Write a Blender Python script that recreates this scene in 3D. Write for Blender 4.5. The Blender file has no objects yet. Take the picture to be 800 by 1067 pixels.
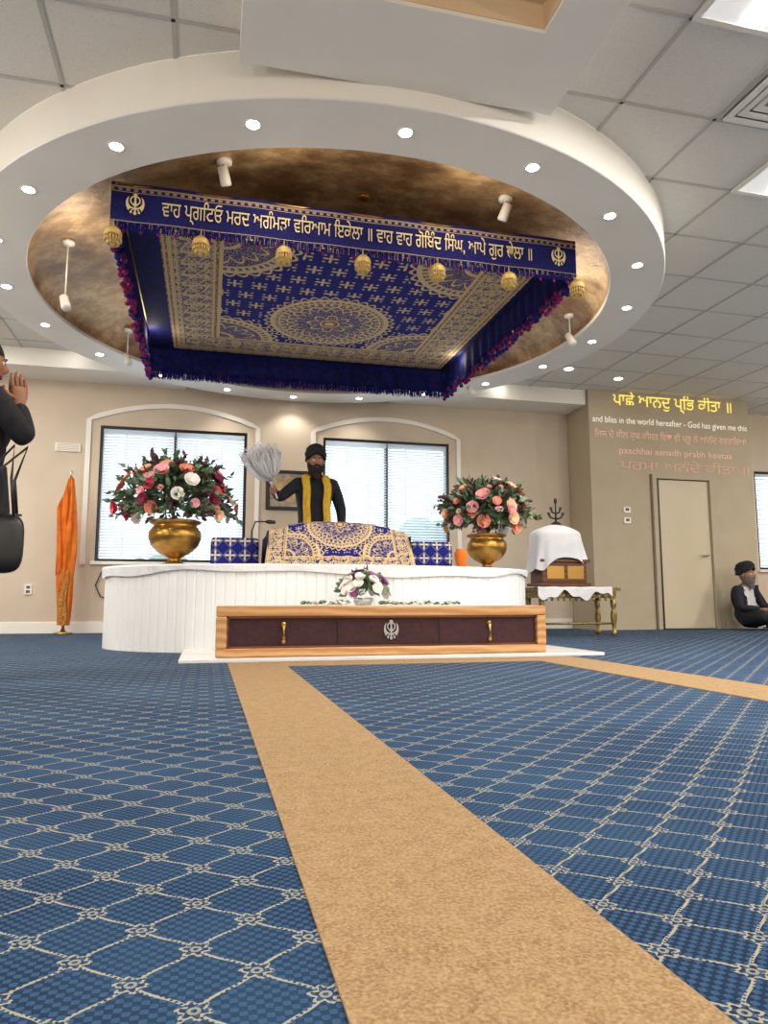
import bpy, bmesh, math, random
from mathutils import Vector, Matrix
from math import sin, cos, pi, sqrt, exp, radians, atan2
random.seed(7)
COL=bpy.context.scene.collection

# ---------------------------------------------------------------- node helpers
class E:
    def __init__(s,nt,k): s.nt=nt; s.k=k
    def _m(s,op,*a):
        n=s.nt.nodes.new('ShaderNodeMath'); n.operation=op
        for i,v in enumerate((s,)+a):
            if isinstance(v,E): s.nt.links.new(v.k,n.inputs[i])
            else: n.inputs[i].default_value=v
        return E(s.nt,n.outputs[0])
    def __add__(s,o): return s._m('ADD',o)
    __radd__=__add__
    def __sub__(s,o): return s._m('SUBTRACT',o)
    def __rsub__(s,o): return (s*-1)+o
    def __mul__(s,o): return s._m('MULTIPLY',o)
    __rmul__=__mul__
    def __truediv__(s,o): return s._m('DIVIDE',o)
    def abs(s): return s._m('ABSOLUTE')
    def sin(s): return s._m('SINE')
    def cos(s): return s._m('COSINE')
    def sqrt(s): return s._m('SQRT')
    def floor(s): return s._m('FLOOR')
    def frac(s): return s-s.floor()
    def lt(s,o): return s._m('LESS_THAN',o)
    def gt(s,o): return s._m('GREATER_THAN',o)
    def mx(s,o): return s._m('MAXIMUM',o)
    def mn(s,o): return s._m('MINIMUM',o)
    def at2(s,o): return s._m('ARCTAN2',o)
    def pow(s,o): return s._m('POWER',o)
def ln(c,w): return c.abs().lt(w)

def srgb(r,g,b):
    f=lambda c:(c/12.92 if c<=.04045 else ((c+.055)/1.055)**2.4)
    return (f(r/255),f(g/255),f(b/255),1)

class M:
    def __init__(s,name,col=(.8,.8,.8,1),rough=.6,metal=0,emit=None,es=0,spec=None,sheen=0):
        s.m=bpy.data.materials.new(name); s.m.use_nodes=True; s.nt=s.m.node_tree
        s.b=s.nt.nodes['Principled BSDF']
        s.b.inputs['Base Color'].default_value=col; s.b.inputs['Roughness'].default_value=rough; s.b.inputs['Metallic'].default_value=metal
        if spec is not None: s.b.inputs['Specular IOR Level'].default_value=spec
        if emit: s.b.inputs['Emission Color'].default_value=emit; s.b.inputs['Emission Strength'].default_value=es
        if sheen: s.b.inputs['Sheen Weight'].default_value=sheen
    def coords(s,kind='Object'):
        t=s.nt.nodes.new('ShaderNodeTexCoord'); x=s.nt.nodes.new('ShaderNodeSeparateXYZ'); s.nt.links.new(t.outputs[kind],x.inputs[0])
        s.tc=t.outputs[kind]
        return [E(s.nt,o) for o in x.outputs]
    def noise(s,scale,detail=3,rough=.5,kind='Object'):
        t=s.nt.nodes.new('ShaderNodeTexCoord'); n=s.nt.nodes.new('ShaderNodeTexNoise'); n.inputs['Scale'].default_value=scale; n.inputs['Detail'].default_value=detail; n.inputs['Roughness'].default_value=rough
        s.nt.links.new(t.outputs[kind],n.inputs['Vector']); return E(s.nt,n.outputs[0])
    def voro(s,scale,feat='F1',kind='Object'):
        t=s.nt.nodes.new('ShaderNodeTexCoord'); n=s.nt.nodes.new('ShaderNodeTexVoronoi'); n.feature=feat; n.inputs['Scale'].default_value=scale
        s.nt.links.new(t.outputs[kind],n.inputs['Vector']); return E(s.nt,n.outputs['Distance'])
    def mix(s,f,a,b):
        n=s.nt.nodes.new('ShaderNodeMix'); n.data_type='RGBA'
        if isinstance(f,E): s.nt.links.new(f.k,n.inputs[0])
        else: n.inputs[0].default_value=f
        for v,i in ((a,6),(b,7)):
            if isinstance(v,tuple): n.inputs[i].default_value=v
            else: s.nt.links.new(v,n.inputs[i])
        return n.outputs[2]
    def color(s,k): s.nt.links.new(k,s.b.inputs['Base Color']); return s
    def inp(s,n,e): s.nt.links.new(e.k,s.b.inputs[n]); return s
    def bump(s,e,st=.3,d=.01):
        n=s.nt.nodes.new('ShaderNodeBump'); n.inputs['Strength'].default_value=st; n.inputs['Distance'].default_value=d
        s.nt.links.new(e.k,n.inputs['Height']); s.nt.links.new(n.outputs[0],s.b.inputs['Normal']); return s
    def translucent(s,f,col):
        nt=s.nt; tr=nt.nodes.new('ShaderNodeBsdfTranslucent'); tr.inputs[0].default_value=col; mx=nt.nodes.new('ShaderNodeMixShader'); mx.inputs[0].default_value=f
        nt.links.new(s.b.outputs[0],mx.inputs[1]); nt.links.new(tr.outputs[0],mx.inputs[2]); nt.links.new(mx.outputs[0],nt.nodes['Material Output'].inputs[0]); return s
def two(name,c1,c2,scale,rough=.7,metal=0,bump=0,detail=4,**k):
    m=M(name,c1,rough,metal,**k); n=m.noise(scale,detail); f=(n-.35)*3.3
    f=f.mx(0).mn(1)
    m.color(m.mix(f,c1,c2))
    if bump: m.bump(n,bump)
    return m

# ---------------------------------------------------------------- mesh helpers
def obj(name,bm,mats,parent=None,smooth=False,recalc=True):
    if recalc: bmesh.ops.recalc_face_normals(bm,faces=bm.faces)
    me=bpy.data.meshes.new(name); bm.to_mesh(me); bm.free()
    for m in (mats if isinstance(mats,(list,tuple)) else [mats]): me.materials.append(m.m)
    if smooth:
        for p in me.polygons: p.use_smooth=True
    o=bpy.data.objects.new(name,me); COL.objects.link(o)
    if parent: o.parent=parent
    return o
def empty(name,loc=(0,0,0)):
    e=bpy.data.objects.new(name,None); e.empty_display_size=.1; COL.objects.link(e); return e
def box(bm,x0,x1,y0,y1,z0,z1,mi=0):
    v=[bm.verts.new((x,y,z)) for x in (x0,x1) for y in (y0,y1) for z in (z0,z1)]
    for q in ((0,1,3,2),(4,6,7,5),(0,4,5,1),(2,3,7,6),(0,2,6,4),(1,5,7,3)):
        f=bm.faces.new([v[i] for i in q]); f.material_index=mi
def boxes(name,lst,mats,parent=None,bevel=0):
    bm=bmesh.new()
    for b in lst: box(bm,*b)
    o=obj(name,bm,mats,parent)
    if bevel:
        md=o.modifiers.new('bev','BEVEL'); md.width=bevel; md.segments=2; md.limit_method='ANGLE'
    return o
def lathe(bm,prof,c,seg=32,mi=0,rfun=None,cap=True):
    rings=[]
    for r,z in prof:
        rings.append([bm.verts.new((c[0]+(r*(rfun(a*2*pi/seg,z) if rfun else 1))*cos(a*2*pi/seg),c[1]+(r*(rfun(a*2*pi/seg,z) if rfun else 1))*sin(a*2*pi/seg),c[2]+z)) for a in range(seg)])
    for i in range(len(rings)-1):
        for a in range(seg):
            b=(a+1)%seg; f=bm.faces.new((rings[i][a],rings[i][b],rings[i+1][b],rings[i+1][a])); f.material_index=mi; f.smooth=True
    if cap:
        for r in (rings[0],rings[-1]):
            try: f=bm.faces.new(r); f.material_index=mi
            except: pass
def tube(bm,pts,rad,seg=8,mi=0,flat=1.0,up=None,cap=True):
    pts=[Vector(p) for p in pts]
    if not isinstance(rad,(list,tuple)): rad=[rad]*len(pts)
    rings=[]; ref=Vector(up) if up else None
    for i,p in enumerate(pts):
        d=(pts[min(i+1,len(pts)-1)]-pts[max(i-1,0)]).normalized()
        r0=ref if ref else (Vector((0,0,1)) if abs(d.z)<.9 else Vector((1,0,0)))
        s=d.cross(r0).normalized(); t=s.cross(d).normalized()
        if not ref: ref=t
        rings.append([bm.verts.new(p+rad[i]*(s*cos(a*2*pi/seg)+t*flat*sin(a*2*pi/seg))) for a in range(seg)])
    for i in range(len(rings)-1):
        for a in range(seg):
            b=(a+1)%seg; f=bm.faces.new((rings[i][a],rings[i][b],rings[i+1][b],rings[i+1][a])); f.material_index=mi; f.smooth=True
    if cap:
        for r in (rings[0],rings[-1]): f=bm.faces.new(r); f.material_index=mi
def surf(bm,fn,nu,nv,mi=0,uv=True,smooth=True,closeu=False):
    V=[[bm.verts.new(fn(i/nu,j/nv)) for i in range(nu+1)] for j in range(nv+1)]
    L=bm.loops.layers.uv.verify()
    for j in range(nv):
        for i in range(nu):
            f=bm.faces.new((V[j][i],V[j][i+1],V[j+1][i+1],V[j+1][i])); f.material_index=mi; f.smooth=smooth
            for l,(a,b) in zip(f.loops,((i,j),(i+1,j),(i+1,j+1),(i,j+1))): l[L].uv=(a/nu,b/nv)
def sph(bm,c,r,mi=0,seg=16,rings=10,M4=None,fn=None):
    V=[]
    for j in range(rings+1):
        t=pi*j/rings; row=[]
        for i in range(seg):
            p=2*pi*i/seg; d=Vector((sin(t)*cos(p),sin(t)*sin(p),cos(t)))
            v=fn(d) if fn else Vector((d.x*r[0],d.y*r[1],d.z*r[2])) if isinstance(r,tuple) else d*r
            if M4 is not None: v=M4@v
            row.append(bm.verts.new(v+Vector(c)))
        V.append(row)
    for j in range(rings):
        for i in range(seg):
            k=(i+1)%seg; f=bm.faces.new((V[j][i],V[j+1][i],V[j+1][k],V[j][k])); f.material_index=mi; f.smooth=True
def wall_holes(bm,x0,x1,y0,y1,z0,z1,holes):
    xs=sorted({x0,x1}|{h[0] for h in holes}|{h[1] for h in holes}); zs=sorted({z0,z1}|{h[2] for h in holes}|{h[3] for h in holes})
    for i in range(len(xs)-1):
        for j in range(len(zs)-1):
            cx=(xs[i]+xs[i+1])/2; cz=(zs[j]+zs[j+1])/2
            if not any(h[0]<cx<h[1] and h[2]<cz<h[3] for h in holes): box(bm,xs[i],xs[i+1],y0,y1,zs[j],zs[j+1])

# ---------------------------------------------------------------- materials
wallM=two('wall_paint',srgb(208,192,171),srgb(213,198,177),3,.75)
wallAccent=two('wall_paint_accent',srgb(182,167,142),srgb(187,173,148),3,.7)
white=two('white_paint',srgb(241,237,227),srgb(245,241,232),2,.45)
whiteGloss=two('white_gloss',srgb(234,236,238),srgb(240,241,242),3,.3)
marble=two('white_marble',srgb(236,236,234),srgb(225,226,226),5,.2)
dark=M('black_frame',srgb(24,24,27),.4)
goldM=two('brushed_gold',srgb(150,108,48),srgb(196,152,82),9,.35,.9,bump=.08)
goldpaint=two('urn_gold',srgb(154,112,48),srgb(188,146,76),12,.3,.85,bump=.05)
goldthread=M('gold_thread',srgb(214,184,112),.45,.3)
maroon=two('maroon_velvet',srgb(46,18,22),srgb(62,26,30),30,.85,sheen=.2)
brass=M('brass',srgb(190,150,80),.3,.9)
silver=M('silver',srgb(210,210,208),.3,.8)
cloth_w=two('white_cloth',srgb(236,236,238),srgb(222,223,228),6,.85,bump=.2)
plumeM=two('plume_white',srgb(254,254,254),srgb(248,250,252),20,.9).translucent(.65,(.98,.98,1,1))
orange=two('saffron_cloth',srgb(226,122,22),srgb(208,98,12),9,.8,bump=.15)
black_c=two('black_cloth',srgb(16,16,20),srgb(27,27,33),25,.85)
navy_c=two('dark_suit',srgb(18,20,30),srgb(28,31,44),25,.85)
yellow_c=two('yellow_scarf',srgb(226,186,52),srgb(206,160,36),20,.8)
skinM=two('skin',srgb(150,102,76),srgb(164,114,86),20,.55)
beardB=two('dark_beard',srgb(24,19,17),srgb(40,33,30),60,.9,bump=.4)
beardG=two('grey_beard',srgb(80,76,74),srgb(120,116,114),60,.9,bump=.4)
eyeW=M('eye_white',srgb(225,220,212),.3); eyeD=M('eye_dark',srgb(26,16,12),.2); lipM=M('lips',srgb(130,74,64),.5)
leafM=two('leaf_green',srgb(78,112,74),srgb(140,166,136),18,.6)
leafD=two('leaf_dark',srgb(42,72,46),srgb(76,106,70),18,.6)
leafP=two('leaf_plum',srgb(88,48,60),srgb(110,72,80),18,.6)
stemM=M('stem',srgb(60,80,40),.7)
def petal(n,a,b): return two(n,a,b,40,.65)
pr=petal('petal_red',srgb(200,44,64),srgb(226,80,96)); pp=petal('petal_pink',srgb(240,150,160),srgb(248,184,190)); pc=petal('petal_coral',srgb(244,140,110),srgb(250,170,142))
pw=petal('petal_white',srgb(246,240,232),srgb(252,248,242)); pb=petal('petal_burgundy',srgb(110,24,52),srgb(146,40,74)); po=petal('petal_peach',srgb(250,194,146),srgb(252,216,184)); pv=petal('petal_mauve',srgb(130,66,118),srgb(160,94,150))

def make_carpet():
    m=M('patterned_carpet',rough=.95,spec=.2); x,y,z=m.coords()
    p=.118
    a=(x+y)/p; b=(x-y)/p
    fa=(a+.5).frac()-.5; fb=(b+.5).frac()-.5
    wob=.03
    la=ln(fa+(b*6.2832).sin()*wob,.024); lb=ln(fb+(a*6.2832).sin()*wob,.024)
    bead=((x*(6.2832/.009)).sin()*(y*(6.2832/.009)).sin()).gt(-.4)
    r=(fa*fa+fb*fb).sqrt(); t=fb.at2(fa)
    ring=ln(r-((t*6).cos()*.035+.155),.026); dot=ln(r-.055,.02)
    near=r.lt(.17)
    lines=(la.mx(lb))*bead
    lines=lines*(1-near)
    mask=lines.mx(ring*bead).mx(dot*.8)
    sx=(x*(6.2832/.0155)).sin(); sy=(y*(6.2832/.0155)).sin()
    dots=(sx*sy).gt(.05)
    n=m.noise(2.2,3); nf=m.noise(240,2)
    base=m.mix(dots,srgb(20,42,70),srgb(50,82,116))
    base=m.mix(((n-.4)*1.5).mx(0).mn(.35),base,srgb(58,92,124))
    base=m.mix((nf-.3)*.5,base,srgb(18,40,66))
    c=m.mix(mask*.78,base,srgb(176,170,146))
    m.color(c); m.bump(dots*.5+mask+nf,.35,.004); return m
carpetM=make_carpet()
tanM=M('tan_carpet',rough=.95,spec=.2)
n1=tanM.noise(220,3); n2=tanM.noise(26,4)
tanM.color(tanM.mix(((n1-.35)*2.2).mx(0).mn(1),tanM.mix(((n2-.35)*3).mx(0).mn(1),srgb(136,108,74),srgb(154,126,90)),srgb(190,160,120))); tanM.bump(n1,.6,.006)

leaf=M('gold_leaf',rough=.4,metal=.35)
x,y,z=leaf.coords(); n=leaf.noise(1.5,6,.65); v=leaf.noise(5,6,.7)
f1=((n-.40)*6).mx(0).mn(1); f2=((v-.42)*5).mx(0).mn(1)
leaf.color(leaf.mix(f1,leaf.mix(f2,srgb(116,84,54),srgb(160,120,78)),leaf.mix(f2,srgb(176,136,92),srgb(220,188,140)))); leaf.inp('Roughness',v*.4+.2); leaf.bump(v,.5,.04)

def emb(name,u_fn,field=(34,40,142),W=1.5,Hh=1.4,kind='Object',bw=.42,ms=1.0,mov=0.0,blue2=(18,22,92),gold=(222,196,138),P=.2):
    m=M(name,rough=.8,spec=.2); c=m.coords(kind); u,v=u_fn(*c)
    au=u.abs(); av=v.abs()
    v1=(v-mov)/ms; u1=u/ms
    r=(u1*u1+v1*v1).sqrt(); t=v1.at2(u1)
    g=ln(r-.62,.024).mx(ln(r-.55,.010)).mx(ln(r-((t*6).cos().abs()*.13+.34),.016)).mx(ln(r-((t*6).sin().abs()*.13+.34),.012)).mx(ln(r-((t*4).cos().abs()*.1+.14),.014)).mx(ln(r-.1,.01)).mx(r.lt(.05))
    ray=(t*40).sin().gt(.1)*r.gt(.49)*r.lt(.54); g=g.mx(ray)
    ray2=(t*56).sin().gt(0)*r.gt(.57)*r.lt(.6); g=g.mx(ray2)
    petals=ln(r-((t*20).sin().abs()*.06+.64),.014); g=g.mx(petals)
    inm=r.lt(.72)
    ul=W-bw; vl=Hh-bw
    cu=au-ul; cv=av-vl; r2=(cu*cu+cv*cv).sqrt(); t2=cv.at2(cu)
    cin=(au.lt(ul))*(av.lt(vl))*(1-inm)
    cor=ln(r2-.5,.022).mx(ln(r2-.42,.012)).mx(ln(r2-((t2*8).cos().abs()*.1+.25),.015)).mx(ln(r2-.12,.02)).mx((t2*48).sin().gt(.1)*r2.gt(.43)*r2.lt(.48)).mx(ln(r2-((t2*16).sin().abs()*.05+.52),.014))
    g=g.mx(cor*cin)
    k=(v/P).floor(); fu=((u/P)+(k*.5)).frac()-.5; fv=(v/P).frac()-.5
    rm=(fu*fu+fv*fv).sqrt(); tm=fv.at2(fu)
    star_=rm.lt((tm*2).cos().abs().pow(3)*.26+.06)
    P3=P*.5; gu3=(u/P3).frac()-.5; gv3=(v/P3).frac()-.5; small=(gu3*gu3+gv3*gv3).sqrt().lt(.13)
    mot=star_.mx(small*.8)
    fieldz=r.gt(.74)*(1-(r2.lt(.6)*cin))
    ib=au.lt(ul)*av.lt(vl)
    g=g.mx(mot*fieldz*ib)
    mm=(au-ul).mx(av-vl)
    inb=mm.gt(0); sB=bw/.42
    ms2=mm/sB
    bl=ln(ms2-.015,.014).mx(ln(ms2-.06,.008)).mx(ln(ms2-.37,.014)).mx(ln(ms2-.41,.008)).mx(ln(ms2-.33,.006))
    s=u+v
    s2=u-v
    vine=ln((s*16).sin()*.09-(ms2-.2),.014).mx(ln((s*16).sin()*-.09-(ms2-.2),.014)).mx(ln((s2*32).sin()*.045-(ms2-.2),.010))
    P2=.13; gu=(u/P2).frac()-.5; gv=(v/P2).frac()-.5; rg=(gu*gu+gv*gv).sqrt(); tg=gv.at2(gu)
    fl=ln(rg-((tg*6).cos()*.1+.28),.06).mx(rg.lt(.12))
    lace=m.voro(46,'DISTANCE_TO_EDGE',kind).lt(.085) if kind=='Object' else m.voro(40,'DISTANCE_TO_EDGE',kind).lt(.07)
    g=g.mx(inb*(bl.mx(vine).mx(fl).mx(lace*.85)))
    g=g.mx(r.lt(.62)*lace*.6).mx(r2.lt(.5)*cin*lace*.6)
    nz=m.noise(30,2,kind=kind)
    base=m.mix(nz,srgb(*field),srgb(*blue2))
    red=m.mix((ln(ms2-.035,.012)).mx(r.lt(.09)).mx(ln(ms2-.39,.010)),base,srgb(130,40,52))
    m.color(m.mix(g*.9,red,srgb(*gold)))
    m.bump(g,.3,.004)
    return m
CX,CY=.98,6.14
canopyM=emb('canopy_embroidery',lambda x,y,z:(x-1.05,y-6.08),W=1.45,Hh=1.44,bw=.45,ms=.86,mov=.36)
clothM=emb('rumala_embroidery',lambda u,v,w:((u-.5)*2.3,(v-.44)*1.9),W=1.15,Hh=1.0,kind='UV',bw=.3,ms=.85,P=.17)
blueC=two('royal_blue_cloth',srgb(20,24,96),srgb(12,15,64),20,.8,spec=.2)
blueD=two('blue_fringe',srgb(16,20,92),srgb(26,32,124),40,.7,spec=.2)
magenta=two('magenta_fringe',srgb(140,24,84),srgb(90,14,84),40,.7,spec=.2)
ban=M('banner_cloth',rough=.8,spec=.2); x,y,z=ban.coords()
zz=z-2.885
bb=ln(zz.abs()-.132,.006).mx(ln(zz.abs()-.100,.003)).mx(ln(zz.abs()-.116,.008)*((x*130).sin().gt(0)))
vb=ban.voro(60,'DISTANCE_TO_EDGE').lt(.04)*.3
ban.color(ban.mix(bb*.75,ban.mix(vb,srgb(26,30,100),srgb(70,76,150)),srgb(200,176,126)))
star=M('star_cloth',rough=.8,spec=.2); x,y,z=star.coords()
P=.115; fu=((x+z*.0)/P).frac()-.5; fz=((z+.02)/P).frac()-.5; rs=(fu*fu+fz*fz).sqrt(); ts=fz.at2(fu)
star.color(star.mix((rs.lt((ts*2).cos().abs().pow(3)*.32+.06)).mx(ln((fu.abs()+fz.abs())-.47,.02)*.5),srgb(26,34,120),srgb(214,204,180)))
def wood(name,a,b,sc=30):
    m=M(name,rough=.35); x,y,z=m.coords()
    w=((x*3+z*sc*4+y*sc*4+m.noise(3,4)*9)).sin()*.5+.5
    m.color(m.mix(w,a,b)); return m
oak=wood('oak_frame',srgb(182,130,78),srgb(208,162,110)); darkwood=wood('dark_wood',srgb(84,44,28),srgb(120,68,42))
tile=M('ceiling_tile',rough=.9); n=tile.noise(90,3); n2=tile.noise(1.5,2)
tile.color(tile.mix((n.gt(.6))*.35,tile.mix(n2,srgb(224,220,210),srgb(231,227,218)),srgb(200,196,186)))
tbar=M('t_bar',srgb(192,189,180),.5)
glow=M('lamp_glow',(1,1,1,1),.5,emit=(1,.96,.9,1),es=12)
panelglow=M('troffer_diffuser',(1,1,1,1),.5,emit=(1,.98,.94,1),es=.35)
darkgrey=M('dark_grey',srgb(90,90,88),.6)
glassM=M('window_glass',(1,1,1,1),.02)
nt=glassM.nt; tr=nt.nodes.new('ShaderNodeBsdfTransparent'); tr.inputs[0].default_value=(.92,.96,.98,1); mx=nt.nodes.new('ShaderNodeMixShader'); mx.inputs[0].default_value=.07
gl=nt.nodes.new('ShaderNodeBsdfGlossy'); gl.inputs['Roughness'].default_value=.03
nt.links.new(tr.outputs[0],mx.inputs[1]); nt.links.new(gl.outputs[0],mx.inputs[2]); nt.links.new(mx.outputs[0],nt.nodes['Material Output'].inputs[0])
blind=M('blind_slat',srgb(230,234,240),.5).translucent(.5,(.76,.82,.88,1))

# ---------------------------------------------------------------- room
XL,XR,YF,YB,ZC=-6.0,10.5,-5.0,9.0,3.17
boxes('floor',[(XL,XR,YF,YB+.2,-.1,0)],carpetM)
boxes('carpet_stripe',[(.13,.45,YF+.1,4.42,0.0,.003)],tanM)
boxes('carpet_stripe',[(1.99,2.35,YF+.1,4.42,0.0,.003)],tanM)
boxes('carpet_stripe',[(.45,1.99,4.12,4.42,0.0,.003)],tanM)
bm=bmesh.new()
W1=(-1.29,.44,.83,2.46); W2=(1.40,3.10,.83,2.46); W3=(7.9,9.7,.83,2.3)
wall_holes(bm,XL,XR,YB,YB+.2,0,ZC,[W1,W2,W3]); obj('wall_back',bm,wallM)
boxes('wall_left',[(XL-.2,XL,YF,YB+.2,0,ZC)],wallM)
boxes('wall_right',[(XR,XR+.2,YF,YB+.2,0,ZC)],wallM)
boxes('wall_front',[(XL,XR,YF-.2,YF,0,ZC)],wallM)
boxes('wall_projecting',[(4.85,5.72,8.4,8.98,0,ZC),(5.72,6.70,8.4,8.98,2.06,ZC),(6.70,7.34,8.4,8.98,0,ZC),(5.72,6.70,8.55,8.98,0,2.06)],wallAccent)
boxes('baseboard_back',[(XL,4.83,YB-.02,YB-.002,0,.13),(7.36,XR,YB-.02,YB-.002,0,.13)],white,bevel=.004)
boxes('baseboard_projecting',[(4.85,5.66,8.38,8.398,0,.1),(6.76,7.34,8.38,8.398,0,.1)],wallAccent)
bm=bmesh.new(); Rh=2.6
cs=[atan2(Y-CY,X-CX) for X in (XL,XR) for Y in (YF,YB)]
angs=sorted(set([-pi+2*pi*i/72 for i in range(72)]+cs))
def rect(a):
    dx,dy=cos(a),sin(a); t=1e9
    if dx>1e-9:t=min(t,(XR-CX)/dx)
    if dx<-1e-9:t=min(t,(XL-CX)/dx)
    if dy>1e-9:t=min(t,(YB-CY)/dy)
    if dy<-1e-9:t=min(t,(YF-CY)/dy)
    return (CX+dx*t,CY+dy*t,ZC)
inn=[bm.verts.new((CX+Rh*cos(a),CY+Rh*sin(a),ZC)) for a in angs]; out=[bm.verts.new(rect(a)) for a in angs]
for i in range(len(angs)):
    j=(i+1)%len(angs); bm.faces.new((inn[i],inn[j],out[j],out[i]))
obj('ceiling',bm,tile)
bm=bmesh.new()
gx=[2.2+.61*k for k in range(-13,14)]; gy=[2.72+.61*k for k in range(-12,11)]
for X in gx:
    if XL<X<XR:
        d=abs(X-CX)
        if d<2.8:
            h=sqrt(2.8**2-d*d); box(bm,X-.010,X+.010,YF,CY-h,ZC-.006,ZC-.0005)
            if CY+h<YB: box(bm,X-.010,X+.010,CY+h,YB,ZC-.006,ZC-.0005)
        else: box(bm,X-.010,X+.010,YF,YB,ZC-.006,ZC-.0005)
for Y in gy:
    if YF<Y<YB:
        d=abs(Y-CY)
        if d<2.8:
            h=sqrt(2.8**2-d*d); box(bm,XL,CX-h,Y-.010,Y+.010,ZC-.006,ZC-.0005); box(bm,CX+h,XR,Y-.010,Y+.010,ZC-.006,ZC-.0005)
        else: box(bm,XL,XR,Y-.010,Y+.010,ZC-.006,ZC-.0005)
obj('trim_ceiling_grid',bm,tbar)
bm=bmesh.new()
lathe(bm,[(2.42,2.99),(2.42,2.90),(2.83,2.90),(2.83,3.168)],(CX,CY,0),128,cap=False)
o=obj('trim_ring_soffit',bm,white)
for p in o.data.polygons: p.use_smooth=False
md=o.modifiers.new('b','BEVEL'); md.width=.006; md.segments=1; md.limit_method='ANGLE'; md.angle_limit=.9
bm=bmesh.new(); prof=[]
for i in range(25):
    a=i/24*pi/2; prof.append((max(2.42*cos(a),.001),2.93+.48*sin(a)))
lathe(bm,prof,(CX,CY,0),96,cap=False); obj('ceiling_dome',bm,leaf)
boxes('trim_back_soffit',[(XL,CX-1.3,8.45,8.999,2.97,ZC),(CX+1.3,4.84,8.45,8.999,2.97,ZC)],white)
sx0,sx1,sy0,sy1=.08,1.75,.5,3.32
boxes('trim_tray_soffit',[(sx0,sx0+.18,sy0,sy1,3.0,ZC),(sx1-.29,sx1,sy0,sy1,3.0,ZC),(sx0+.18,sx1-.29,sy1-.52,sy1,3.0,ZC),(sx0+.18,sx1-.29,sy0,sy0+.5,3.0,ZC)],white)
trayM=two('tray_tan',srgb(226,198,160),srgb(230,205,170),3,.7)
boxes('trim_tray_inset',[(sx0+.18,sx1-.29,sy0+.5,sy1-.52,3.14,ZC-.002),(sx0+.18,sx1-.29,sy1-.525,sy1-.5201,3.02,3.14),(sx1-.295,sx1-.2901,sy0+.5,sy1-.525,3.02,3.14)],trayM)

def troffer(x0,y0,x1,y1):
    e=empty('ceiling_troffer')
    boxes('frame',[(x0,x1,y0,y0+.03,ZC-.02,ZC-.001),(x0,x1,y1-.03,y1,ZC-.02,ZC-.001),(x0,x0+.03,y0+.03,y1-.03,ZC-.02,ZC-.001),(x1-.03,x1,y0+.03,y1-.03,ZC-.02,ZC-.001)],white,e)
    boxes('diffuser',[(x0+.03,x1-.03,y0+.03,y1-.03,ZC-.012,ZC-.001)],panelglow,e)
    xm=(x0+x1)/2
    boxes('lamp_tube',[(xm-.06,xm+.06,y0+.06,y1-.06,ZC-.022,ZC-.012)],glow,e)
    l=bpy.data.lights.new('area_lamp','AREA'); l.shape='RECTANGLE'; l.size=.12; l.size_y=y1-y0-.12; l.energy=60; l.color=(1,.96,.90)
    lo=bpy.data.objects.new('lamp',l); COL.objects.link(lo); lo.location=(xm,(y0+y1)/2,ZC-.03); lo.parent=e
for (ix,iy) in ((0,-2),(2,0)):
    x0=2.2+.61*ix; y0=2.72+.61*iy; troffer(x0,y0,x0+.61,y0+1.22)
for (x0,y0) in ((-3.29,2.72),(-3.29,6.38),(5.86,2.72),(-3.29,-1.55),(2.2,-1.55),(5.86,-1.55),(-.24,-3.99),(8.3,5.16),(5.25,-3.99)):
    troffer(x0,y0,x0+.61,y0+1.22)
e=empty('ceiling_air_vent'); vx,vy=2.81,2.72
bm=bmesh.new()
for k in range(5):
    a=.03+k*.055; z0=ZC-.03+k*.004
    for (x0,x1,y0,y1) in ((vx+a,vx+.61-a,vy+a,vy+a+.035),(vx+a,vx+.61-a,vy+.61-a-.035,vy+.61-a),(vx+a,vx+a+.035,vy+a+.035,vy+.575-a),(vx+.575-a,vx+.61-a,vy+a+.035,vy+.575-a)):
        if x1>x0 and y1>y0: box(bm,x0,x1,y0,y1,z0,z0+.012)
obj('louvers',bm,white,e)
boxes('vent_back',[(vx+.03,vx+.58,vy+.03,vy+.58,ZC-.01,ZC-.002)],M('vent_grey',srgb(130,130,126),.7),e)
bm=bmesh.new(); bm2=bmesh.new()
ringE=empty('recessed_downlights')
for i in range(20):
    a=radians(-90+18*i); px,py=CX+2.63*cos(a),CY+2.63*sin(a)
    lathe(bm,[(.034,-.001),(.05,-.006),(.054,0)],(px,py,2.9),20,cap=False)
    lathe(bm2,[(.001,-.003),(.036,-.003)],(px,py,2.9),20,cap=False)
    l=bpy.data.lights.new('down','SPOT'); l.energy=17; l.spot_size=radians(125); l.spot_blend=.6; l.shadow_soft_size=.04; l.color=(1,.93,.84)
    lo=bpy.data.objects.new('downlight_lamp',l); COL.objects.link(lo); lo.location=(px,py,2.885); lo.parent=ringE
obj('trim_rings',bm,white,ringE)
glowS=M('spot_glow',(1,1,1,1),.5,emit=(1,.95,.88,1),es=30); obj('lenses',bm2,glowS,ringE)
bm2=bmesh.new()
for (px,py) in ((-1.9,6.2),(-1.9,7.4),(-2.4,8.1),(-1.5,8.25),(4.2,7.7),(3.6,8.3),(5.0,7.9)):
    lathe(bm2,[(.001,-.004),(.04,-.004),(.05,0)],(px,py,ZC-.001),16,cap=False)
obj('ceiling_downlights',bm2,glowS)
def spot(x,y,ztop,zb,tilt=(.3,-.5),head=.13):
    e=empty('track_spotlight'); bm=bmesh.new()
    lathe(bm,[(.05,0),(.05,-.02),(.02,-.03)],(x,y,ztop),20)
    tube(bm,[(x,y,ztop-.02),(x,y,zb+.02)],.006,8)
    d=Vector((tilt[0],tilt[1],-1)).normalized(); p=Vector((x,y,zb))
    tube(bm,[p-d*head*.4,p-d*head*.38,p+d*head*.5,p+d*head*.6],[.02,.032,.036,.03],16)
    obj('fixture',bm,white,e,True)
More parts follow.
